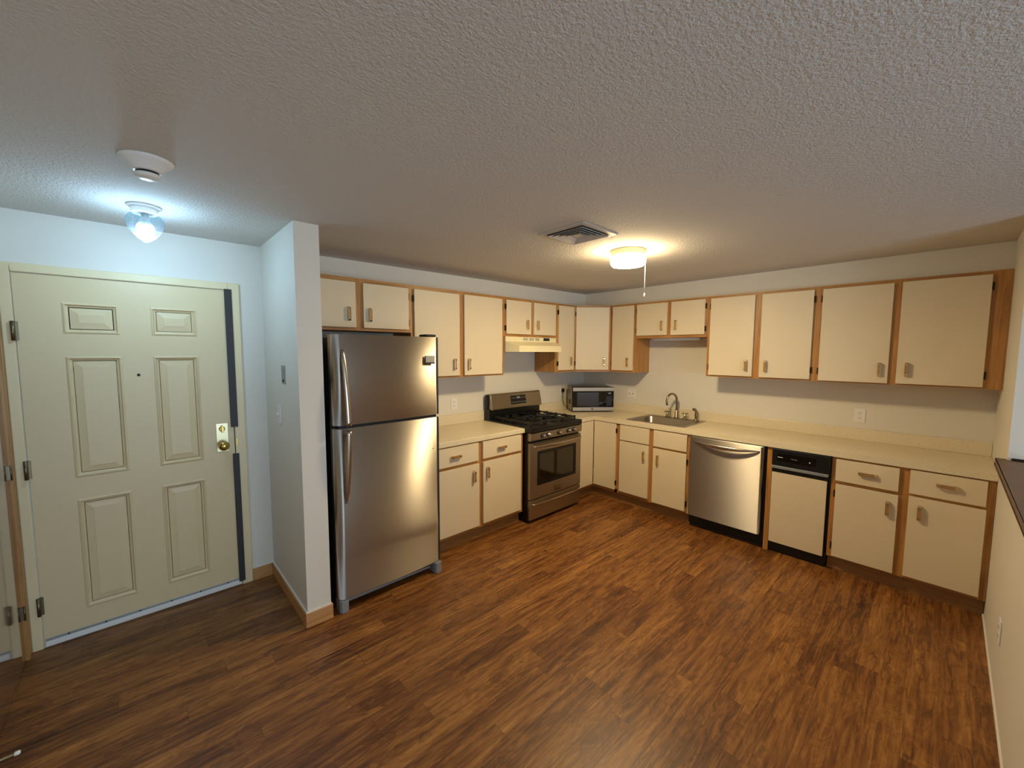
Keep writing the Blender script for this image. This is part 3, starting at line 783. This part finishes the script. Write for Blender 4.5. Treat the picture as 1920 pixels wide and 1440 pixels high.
# ------------------------------------------------------------------ gas range
def gas_range():
    t = thing('gas_range', 'stainless steel gas range with black cooktop and oven window', 'stove', (-1.34, -.35, 0))
    x0, x1 = -1.7215, -.9565; yf = -.700
    m = MB(); m.box(x0+.002, x1-.002, -.664, -.03, .035, .905); m.build('body', 'black', t, bevel=.002)
    for a in (x0+.03, x1-.06):
        for b in (-.62, -.10): B(a, a+.03, b, b+.03, .001, .035).build('leg', 'blackmatte', t)
    B(x0+.01, x1-.01, -.650, -.640, .004, .035).build('kick_panel', 'blackmatte', t)
    # cooktop
    m = MB(); m.box(x0-.0005+.001, x1-.0005, -.712, -.05, .905, .925); m.prism([(-.712, .905), (-.712, .879), (-.700, .872), (-.664, .872), (-.664, .905)], x0+.001, x1-.001, plane='yz')
    m.build('cooktop', 'black', t, bevel=.004)
    # grates
    for k, (a, b) in enumerate(((x0+.05, -1.475), (-1.462, -1.216), (-1.203, x1-.05))):
        m = MB(); y0, y1 = -.66, -.13; z = .956; r = .007
        m.box(a, b, y0, y0+.012, z-.008, z+.006); m.box(a, b, y1-.012, y1, z-.008, z+.006)
        m.box(a, a+.012, y0, y1, z-.008, z+.006); m.box(b-.012, b, y0, y1, z-.008, z+.006)
        cx = (a+b)/2
        cs = ((cx, -.52), (cx, -.27)) if k != 1 else ((cx, -.395),)
        for (qx, qy) in cs:
            for q in range(4 if k != 1 else 6):
                an = q*PI/2 if k != 1 else q*PI/3+PI/6
                dx, dy = math.cos(an), math.sin(an)
                L = min((abs((b-a)/2/dx) if abs(dx) > .01 else 9), (abs((.13 if k != 1 else .262)/dy) if abs(dy) > .01 else 9))
                m.tube([(qx+dx*.028, qy+dy*.028, z+.010), (qx+dx*(L-.004), qy+dy*(L-.004), z+.006)], .008, 6, sm=False)
        if k != 1: m.box(a, b, -.401, -.389, z-.008, z+.006)
        for qx in (a+.006, b-.006):
            for qy in (y0+.006, -.53, -.395, -.26, y1-.006):
                m.box(qx-.007, qx+.007, qy-.007, qy+.007, .9255, z+.012)
        m.build('grate', 'iron', t)
        for (qx, qy) in cs:
            m = MB(); m.lathe([(.050, 0), (.048, .004), (.036, .006), (.034, .016), (.026, .020), (.001, .021)] if k != 1 else [(.062, 0), (.058, .006), (.046, .018), (.001, .02)], (qx, qy, .9255), 'z', 24)
            m.build('burner', 'iron', t)
    # backguard
    m = MB(); m.box(x0+.004, x1-.004, -.100, -.03, .905, 1.030); m.box(x0+.002, x1-.004, -.065, -.03, 1.03, 1.182)
    m.build('backguard_base', 'black', t, bevel=.004)
    prof = [(-.128, 1.022), (-.130, 1.034), (-.096, 1.180), (-.084, 1.188), (-.062, 1.188), (-.062, 1.022)]
    bgd = MB(); bgd.prism(prof, x0+.022, x1+.002, plane='yz', sm=False)
    bgo = bgd.build('backguard', 'steeldark', t, bevel=.006, seg=3)
    # control display lying on the slanted face
    def S(x, s, d):           # s along the slanted face from bottom (0..1), d out
        y = -.130+(.034)*s; z = 1.034+.146*s
        nx = (0, -.974, -.227); return (x, y+nx[1]*d, z+nx[2]*d)
    m = MB(S); m.box(-1.425, -1.200, .22, .84, .0, .0025); dp = m.build('display', 'blackglass', bgo)
    m = MB(S); m.box(-1.416, -1.204, .30, .73, .0025, .0027, 1)
    for r_, s in enumerate((.66, .36)):
        for k in range(9):
            if k == 4 and r_ == 0: continue
            xx = -1.412+k*.0245; m.box(xx, xx+.011, s-.03, s+.03, .0026, .0032)
    m.build('buttons', ['greyplate', 'black'], dp)
    MB(S).box(-1.335, -1.290, .61, .76, .0028, .0034).build('clock', 'greyplate', dp)
    # front control panel with knobs
    cp = MB().prism([(-.664, .798), (-.700, .798), (-.707, .802), (-.712, .870), (-.664, .870)], x0+.001, x1-.001, plane='yz').build('control_panel', 'steeldark', t, bevel=.002)
    for kx in (-1.560, -1.480, -1.325, -1.180, -1.098):
        m = MB(); m.lathe([(.024, 0), (.023, .006), (.019, .008)], (kx, -.7105, .836), 'y', 24, 1, sgn=-1)
        m.lathe([(.019, .008), (.0175, .030), (.014, .034), (.001, .0345)], (kx, -.7105, .836), 'y', 24, 0, sgn=-1)
        m.box(kx-.0035, kx+.0035, -.750, -.742, .818, .854, 0)
        m.build('knob', ['chrome', 'black'], t)
    # oven door
    od = MB(); a, b = x0+.003, x1-.003; wx0, wx1, wz0, wz1 = -1.622, -1.038, .358, .690
    for bb in ((a, wx0, .236, .776), (wx1, b, .236, .776), (wx0, wx1, .236, wz0), (wx0, wx1, wz1, .776)):
        od.box(bb[0], bb[1], yf, -.668, bb[2], bb[3])
    odo = od.build('oven_door', 'steeldark', t)
    m = MB()
    fw = .030
    for bb in ((wx0, wx0+fw, wz0, wz1), (wx1-fw, wx1, wz0, wz1), (wx0+fw, wx1-fw, wz0, wz0+fw), (wx0+fw, wx1-fw, wz1-fw, wz1)):
        m.box(bb[0], bb[1], yf-.0015, -.672, bb[2], bb[3])
    m.build('window_frame', 'black', odo)
    B(wx0+fw, wx1-fw, yf+.004, -.674, wz0+fw, wz1-fw).build('window', 'ovenglass', odo)
    def bow(name, z, par, x_0, x_1, out, h, d0, drop=0):
        pts = []; rs = []; fl = []; N = 24
        for k in range(N+1):
            s = k/N; q = math.sin(PI*s)
            pts.append((x_0+(x_1-x_0)*s, d0-.004-out*(q**.6), z-drop*q)); rs.append(h*(.45+.55*q)); fl.append(.009)
        m = MB(); m.tube(pts, rs, 12, up=(0, 0, 1), flat=fl)
        for xx in (x_0+.012, x_1-.012): m.tube([(xx, d0, z), (xx, d0-.016, z)], .008, 10)
        return m.build(name, 'steelside', par)
    bow('handle', .742, odo, x0+.030, x1-.012, .045, .016, yf)
    B(x0+.04, x1-.04, yf-.0015, yf, .765, .771).build('vent_slots', 'blackmatte', odo)
    m = MB(); m.box(-1.366, -1.276, yf-.002, yf, .262, .300, 0); m.box(-1.368, -1.366, yf-.0025, yf, .256, .300, 1); m.box(-1.368, -1.276, yf-.0025, yf, .256, .262, 1)
    m.build('badge', ['steelside', 'blackmatte'], odo)
    # storage drawer
    sd = B(x0+.003, x1-.003, yf, -.668, .036, .226).build('storage_drawer', 'steeldark', t, bevel=.003)
    bow('handle', .186, sd, x0+.025, x1-.020, .030, .012, yf)
gas_range()

# ------------------------------------------------------------------ range hood
def hood():
    t = thing('range_hood', 'cream range hood with switches and vents mounted above the gas range', 'range hood', (-1.33, -.24, 1.63))
    zl = 1.630
    x0, x1 = -1.704, -.953
    sh = MB()
    # upper box
    sh.box(x0, x1, -.333, -.005, 1.733, 1.781)
    # tapered canopy
    f0, f1 = -1.645, -1.024
    top = [(x0, -.005, 1.733), (x1, -.005, 1.733), (x1, -.333, 1.733), (f1, -.470, 1.690), (f0, -.470, 1.690), (x0, -.333, 1.733)]
    bot = [(x0, -.005, zl), (x1, -.005, zl), (x1, -.333, zl), (f1, -.470, zl), (f0, -.470, zl), (x0, -.333, zl)]
    n = 6
    sh.add(top+bot, [(i, (i+1) % n, n+(i+1) % n, n+i) for i in range(n)]+[(0, 1, 2, 5), (2, 3, 4, 5)], 0)
    sh.add([(x0, -.005, zl+.01), (x1, -.005, zl+.01), (x1, -.333, zl+.01), (f1, -.468, zl+.01), (f0, -.468, zl+.01), (x0, -.333, zl+.01)], [(0, 1, 2, 3, 4, 5)], 0)
    sh.build('canopy', 'creamplastic', t)
    for a in (-1.462, -1.373, -1.286):
        m = MB()
        for k in range(5):
            z = 1.7475+k*.0055
            for j in range(2): m.box(a+j*.034, a+j*.034+.030, -.3345, -.333, z, z+.0032)
        m.build('vent_slots', 'greyplate', t)
    m = MB(); m.box(-1.158, -1.064, -.3355, -.333, 1.747, 1.777, 0); m.box(-1.146, -1.120, -.3375, -.3355, 1.756, 1.768, 1); m.box(-1.100, -1.076, -.3375, -.3355, 1.756, 1.768, 1)
    m.build('switch_panel', ['black', 'darkgrey'], t)
hood()

# ------------------------------------------------------------------ microwave
def microwave():
    P0 = Vector((-.590, -.286)); P1 = Vector((-.187, -.592))
    U = (P1-P0).normalized(); D = Vector((-U.y, U.x))           # D points to the wall corner
    Wd = (P1-P0).length; dp = .27
    T = TF(P0, U, (-D.x, -D.y))                                  # d positive = toward the room
    def Tm(u, d, z): return T(u, d, z)
    t = thing('microwave_oven', 'small stainless microwave with black window on the counter corner', 'microwave', (-.3, -.33, CT))
    z0, z1 = CT+.012, 1.212
    m = MB(Tm); m.box(.004, Wd-.004, -dp, -.035, z0, z1, 0); m.build('case', 'steeldark', t, bevel=.004)
    m = MB(Tm)
    for u in (.03, Wd-.06):
        for d in (-.07, -dp+.03): m.box(u, u+.03, d, d+.02, CT+.0006, z0)
    m.box(.006, Wd-.006, -.034, -.012, z0-.004, z0); m.build('foot', 'blackmatte', t)
    m = MB(Tm); m.box(0, Wd, -.035, -.004, z0, z1, 0); fp = m.build('front_frame', 'blackmatte', t, bevel=.003)
    m = MB(Tm); m.box(.004, Wd-.002, -.004, .004, z1-.046, z1-.004); m.build('top_trim', 'mwtrim', fp, bevel=.002)
    m = MB(Tm); m.box(.004, Wd-.002, -.004, .004, z0+.004, z0+.046); bt = m.build('bottom_trim', 'mwtrim', fp, bevel=.002)
    dr = MB(Tm).box(.004, .372, -.004, .003, z0+.048, z1-.048).build('door', 'blackglass', t, bevel=.004)
    MB(Tm).box(.055, .318, .0031, .0040, z0+.064, z1-.062).build('window', 'mwglass', dr)
    kp = MB(Tm).box(.374, Wd-.002, -.004, .003, z0+.048, z1-.048).build('control_panel', 'blackglass', t, bevel=.004)
    m = MB(Tm); m.box(.432, .470, .0031, .0036, z1-.072, z1-.066); m.box(.442, .462, .0031, .0036, z1-.082, z1-.078)
    m.build('clock_display', 'greyplate', kp)
    m = MB(Tm); m.box(.412, .480, .0030, .00315, z0+.062, z0+.176, 1)
    for r_ in range(6):
        for c in range(3): m.box(.415+c*.024, .427+c*.024, .0031, .0034, z0+.066+r_*.020, z0+.071+r_*.020)
    m.build('buttons', ['darkgrey', 'black'], kp)
    q = Tm(Wd*.475, .004, z0+.025)
    m = MB(); pr = [(.0105, 0), (.0095, .0012), (.001, .0016)]
    n = 20; vs = []
    for r, h in pr:
        for j in range(n):
            a = 2*PI*j/n; vs.append(Tm(Wd*.475+r*math.cos(a), .004+h, z0+.025+r*math.sin(a)))
    m.add(vs, [(i*n+j, i*n+(j+1) % n, (i+1)*n+(j+1) % n, (i+1)*n+j) for i in range(2) for j in range(n)]+[[2*n+j for j in range(n)]])
    m.build('round_emblem', 'darkgrey', bt)
    m = MB(Tm)
    for k in range(9):
        m.box(.0035, .0041, -.20+k*.012, -.195+k*.012, z0+.07, z0+.13)
    m.build('side_vents', 'blackmatte', t)
    # power cord to the outlet behind
    pts = [(-.452, -.022, 1.150), (-.462, -.030, 1.130), (-.470, -.036, 1.08), (-.466, -.040, 1.02), (-.45, -.050, .96), (-.43, -.085, .935)]
    m = MB(); m.tube(pts, .0035, 8); m.box(-.466, -.438, -.036, -.0085, 1.128, 1.172)
    m.build('power_cord', 'blackmatte', t)
microwave()

# ------------------------------------------------------------------ dishwasher and compactor
def dishwasher():
    t = thing('dishwasher', 'stainless steel dishwasher with curved bar handle between sink and filler strip', 'dishwasher', (-.33, -2.02, 0))
    a, b = -2.3325, -1.7085
    m = MB(TB); m.box(a+.004, b-.002, .03, .598, .03, .868); m.build('body', 'blackmatte', t)
    d = MB(TB).prism(
        [(a+.022, .600), (a+.022, .648), (a+.030, .660), (b-.014, .660), (b-.006, .648), (b-.006, .600)], .124, .862, plane='xy').build('door', 'steelx', t, bevel=.003)
    pts = []; rs = []; fl = []; N = 26
    for k in range(N+1):
        s = k/N; q = math.sin(PI*s)
        pts.append(TB(-1.752-.541*s, .6625+.050*q**.75, .830-.004*s-.014*q)); rs.append(.0022+.017*q**.8); fl.append(.003+.009*q**.5)
    m = MB(); m.tube(pts, rs, 14, up=(0, 0, 1), flat=fl); m.build('handle', 'steelside', d)
    m = MB(TB); m.box(a+.004, b-.004, .560, .575, .001, .118, 0); m.box(a+.01, b-.01, .575, .585, .006, .020, 1)
    m.build('toe_panel', ['black', 'darkgrey'], t)
dishwasher()
def compactor():
    t = thing('trash_compactor', 'black trash compactor with almond front panel beside the filler strip', 'trash compactor', (-.33, -2.565, 0))
    a, b = -2.7555, -2.3735
    m = MB(TB); m.box(a+.002, b-.002, .03, .606, .03, .868); m.build('body', 'black', t)
    c = MB(TB).box(a+.004, b-.002, .607, .640, .736, .866).build('control_panel', 'black', t, bevel=.004)
    m = MB(TB); m.box(a+.09, a+.345, .640, .643, .770, .835); m.build('switch_recess', 'blackglass', c, bevel=.002)
    m = MB(TB); m.box(-2.450, -2.415, .643, .6442, .800, .804, 0); m.box(-2.545, -2.505, .643, .6442, .798, .802, 1)
    m.box(-2.630, -2.622, .643, .6442, .792, .800, 0); m.build('markings', ['whiteplastic', 'greyplastic'], c)
    MB(TB).box(a+.012, b-.004, .607, .646, .708, .730).build('pull_bar', 'greyplastic', t, bevel=.003)
    f = MB(TB).box(a+.014, b-.003, .607, .628, .088, .704).build('drawer_frame', 'black', t, bevel=.002)
    MB(TB).box(a+.018, b-.006, .628, .636, .096, .674).build('front_panel', 'laminate', f, bevel=.001)
    m = MB(TB); m.box(a+.012, b-.004, .575, .590, .001, .084); m.build('toe_panel', 'black', t)
compactor()

# ------------------------------------------------------------------ wall plates
def plate(T, u, z, d, label, cat, kind='outlet', w=.072, h=.116, mat='whiteplastic'):
    t = thing({'outlet': 'wall_outlet', 'switch': 'light_switch', 'intercom': 'wall_control', 'duplex2': 'wall_outlet'}[kind], label, cat, T(u, d, z-h/2), 'outlets on the kitchen walls' if kind == 'outlet' else None)
    pl = MB(T).box(u-w/2, u+w/2, d+.0005, d+.006, z-h/2, z+h/2).build('cover_plate', mat, t, bevel=.002)
    if kind == 'outlet':
        for q in (-.021, .021):
            m = MB(T); m.box(u-.016, u+.016, d+.006, d+.0078, z+q-.014, z+q+.014, 0)
            m.box(u-.008, u-.0055, d+.0078, d+.0083, z+q-.004, z+q+.007, 1); m.box(u+.0055, u+.008, d+.0078, d+.0083, z+q-.004, z+q+.007, 1)
            m.box(u-.002, u+.002, d+.0078, d+.0083, z+q-.011, z+q-.007, 1)
            m.build('socket', ['whiteplastic', 'outletslot'], t)
    elif kind == 'duplex2':
        for c in (-.024, .024):
            m = MB(T); m.box(u+c-.006, u+c+.006, d+.006, d+.008, z-.013, z+.013, 0); m.box(u+c-.004, u+c+.004, d+.008, d+.014, z-.007, z+.003, 1)
            m.build('toggle', ['whiteplastic', 'outletslot'], t)
    elif kind == 'switch':
        m = MB(T); m.box(u-.006, u+.006, d+.006, d+.0075, z-.013, z+.013); m.prism([(u-.004, d+.0075), (u+.004, d+.0075), (u+.003, d+.022), (u-.003, d+.022)], z-.002, z+.010, plane='xy')
        m.build('toggle', 'whiteplastic', t)
        for q in (-.038, .038): MB(T).box(u-.003, u+.003, d+.006, d+.0068, z+q-.003, z+q+.003).build('screw', 'greyplate', t)
    else:
        for q in (.03, .015, 0, -.015): MB(T).box(u-.015, u+.018, d+.006, d+.0068, z+q-.004, z+q+.003).build('button', 'greyplastic', t)
        MB(T).box(u-.018, u-.004, d+.006, d+.010, z-.045, z-.030).build('button', 'blackmatte', t)
    return t
plate(TA, -2.088, 1.115, 0, 'white wall outlet above the short countertop beside the refrigerator', 'outlet')
plate(TA, -.452, 1.135, 0, 'white wall outlet left of the microwave with black plug', 'outlet')
plate(TB, -.716, 1.135, 0, 'wide white switch plate right of the microwave', 'switch plate', 'duplex2', .112, .116)
plate(TB, -2.826, 1.118, 0, 'white wall outlet above the long countertop at right', 'outlet')
def TP(u, d, z): return (-3.703-d, u, z)
plate(TP, -.385, 1.225, 0, 'white toggle light switch on the partition wall by the entry', 'light switch', 'switch')
plate(TP, -.508, 1.487, 0, 'small grey control plate above the light switch on the partition', 'wall control', 'intercom', .070, .112, 'greyplate')
def TH(u, d, z): return (u, YR+d, z)
plate(TH, -1.452, .330, 0, 'cream wall outlet low on the half wall at right edge', 'outlet')

# ------------------------------------------------------------------ ceiling fittings
def kitchen_light():
    cx, cy = -1.789, -1.717
    t = thing('ceiling_light', 'glowing warm round drum ceiling light with pull cord over the kitchen', 'ceiling light', (cx, cy, CE-.112))
    MB().lathe([(.1205, 0), (.1205, -.004), (.119, -.006), (.119, -.040), (.113, -.0405)], (cx, cy, CE-.0005), 'z', 48).build('base', 'creamplastic', t)
    MB().lathe([(.112, -.0415), (.1175, -.0425), (.121, -.052), (.121, -.072), (.119, -.092), (.108, -.104)], (cx, cy, CE), 'z', 48, 0).lathe([(.108, -.1042), (.060, -.110), (.001, -.112)], (cx, cy, CE), 'z', 48, 1).build('glass_shade', ['lampwarmside', 'lampwarm'], t)
    px, py = cx+.73*.123, cy-.68*.123
    m = MB(); m.tube([(cx+.73*.112, cy-.68*.112, CE-.026), (px, py, CE-.030), (px, py, CE-.06), (px, py, 2.045)], .0016, 6)
    m.lathe([(.002, .02), (.004, .012), (.004, .0), (.002, -.003)], (px, py, 2.030), 'z', 10)
    m.build('pull_cord', 'whiteplastic', t)
kitchen_light()
def entry_light():
    cx, cy = -4.301, -.540
    t = thing('ceiling_light', 'cool white acorn shaped pressed glass ceiling light in front of the entry door', 'ceiling light', (cx, cy, 2.165))
    MB().lathe([(.068, 0), (.068, -.004), (.060, -.010), (.054, -.014), (.052, -.034), (.046, -.036)], (cx, cy, CE-.0005), 'z', 40).build('base', 'whiteplastic', t)
    m = MB(); prof = [(.047, -.040), (.062, -.046), (.071, -.060), (.073, -.078), (.068, -.100), (.058, -.122), (.044, -.143), (.026, -.162), (.010, -.174), (.001, -.178)]
    n = 48; vs = []
    for i, (r, h) in enumerate(prof):
        for j in range(n):
            a = 2*PI*j/n; q = 1+.025*math.cos(a*16)*(1 if 1 < i < 8 else 0)
            vs.append((cx+r*q*math.cos(a), cy+r*q*math.sin(a), CE+h))
    m.add(vs, [(i*n+j, i*n+(j+1) % n, (i+1)*n+(j+1) % n, (i+1)*n+j) for i in range(len(prof)-1) for j in range(n)], 0, True)
    m.build('glass_globe', 'crystal', t)
    MB().lathe([(.014, -.036), (.016, -.060), (.026, -.078), (.0325, -.096)], (cx, cy, CE), 'z', 24).build('bulb_collar', 'whiteplastic', t)
    m = MB(); m.lathe([(.033, -.0965), (.034, -.102), (.035, -.118), (.030, -.133)], (cx, cy, CE), 'z', 24, 0)
    m.lathe([(.030, -.1331), (.023, -.142), (.012, -.148), (.001, -.150)], (cx, cy, CE), 'z', 24, 1)
    m.build('bulb', ['bulbcool', 'bulbcooltip'], t)
entry_light()
def smoke_detector():
    cx, cy = -4.303, -1.208
    t = thing('smoke_detector', 'round white smoke detector on the ceiling before the entry light', 'smoke detector', (cx, cy, 2.275))
    MB().lathe([(.082, 0), (.081, -.005), (.070, -.014), (.052, -.028), (.046, -.040), (.040, -.044)], (cx, cy, CE-.0005), 'z', 44).build('base', 'whiteplastic', t)
    m = MB(); m.lathe([(.034, -.045), (.034, -.052)], (cx, cy, CE), 'z', 36, 1); m.lathe([(.039, -.0525), (.039, -.060), (.030, -.067), (.001, -.069)], (cx, cy, CE), 'z', 36, 0)
    m.build('sensor_cap', ['whiteplastic', 'blackmatte'], t)
smoke_detector()
def ceiling_vent():
    cx, cy = -2.375, -1.730
    t = thing('ceiling_vent', 'square metal ceiling air diffuser with nested louvers left of the warm light', 'vent', (cx, cy, CE-.03))
    def ring(m, h0, h1, z0, z1, mi=0):
        vs = [(cx+sx*h0, cy+sy*h0, z0) for sx, sy in ((-1, -1), (1, -1), (1, 1), (-1, 1))]+[(cx+sx*h1, cy+sy*h1, z1) for sx, sy in ((-1, -1), (1, -1), (1, 1), (-1, 1))]
        vs += [(v[0], v[1], v[2]+.0025) for v in vs]
        fs = []
        for i in range(4):
            j = (i+1) % 4
            fs += [(i, j, 4+j, 4+i), (8+i, 8+j, 12+j, 12+i), (i, j, 8+j, 8+i), (4+i, 4+j, 12+j, 12+i)]
        m.add(vs, fs, mi)
    m = MB(); ring(m, .172, .166, CE-.003, CE-.008); ring(m, .166, .136, CE-.008, CE-.008)
    m.box(cx-.138, cx+.138, cy-.138, cy+.138, CE-.0025, CE-.001, 1)
    m.build('frame', ['greyvent', 'blackmatte'], t)
    for k, h in enumerate((.136, .110, .084, .058)):
        m = MB(); ring(m, h-.006, h-.022, CE-.018, CE-.005); m.build('louver', 'greyvent', t)
    m = MB(); m.box(cx-.028, cx+.028, cy-.028, cy+.028, CE-.014, CE-.010); m.build('center_plate', 'greyvent', t, bevel=.003)
M['greyvent'] = simple('vent_enamel', (196, 188, 176), .5, bump=(90, .1, .0004))
ceiling_vent()
# slim light under the short cabinet above the sink
t = thing('under_cabinet_light', 'slim white light fixture switched off under the cabinet above the sink', 'light fixture', (-.19, -1.35, US-.028))
MB(TB).box(-1.60, -1.08, .15, .235, US-.010, US-.0005).build('housing', 'whiteplastic', t, bevel=.002)
MB(TB).box(-1.59, -1.09, .155, .230, US-.026, US-.010).build('diffuser', 'trimwhite', t, bevel=.005)
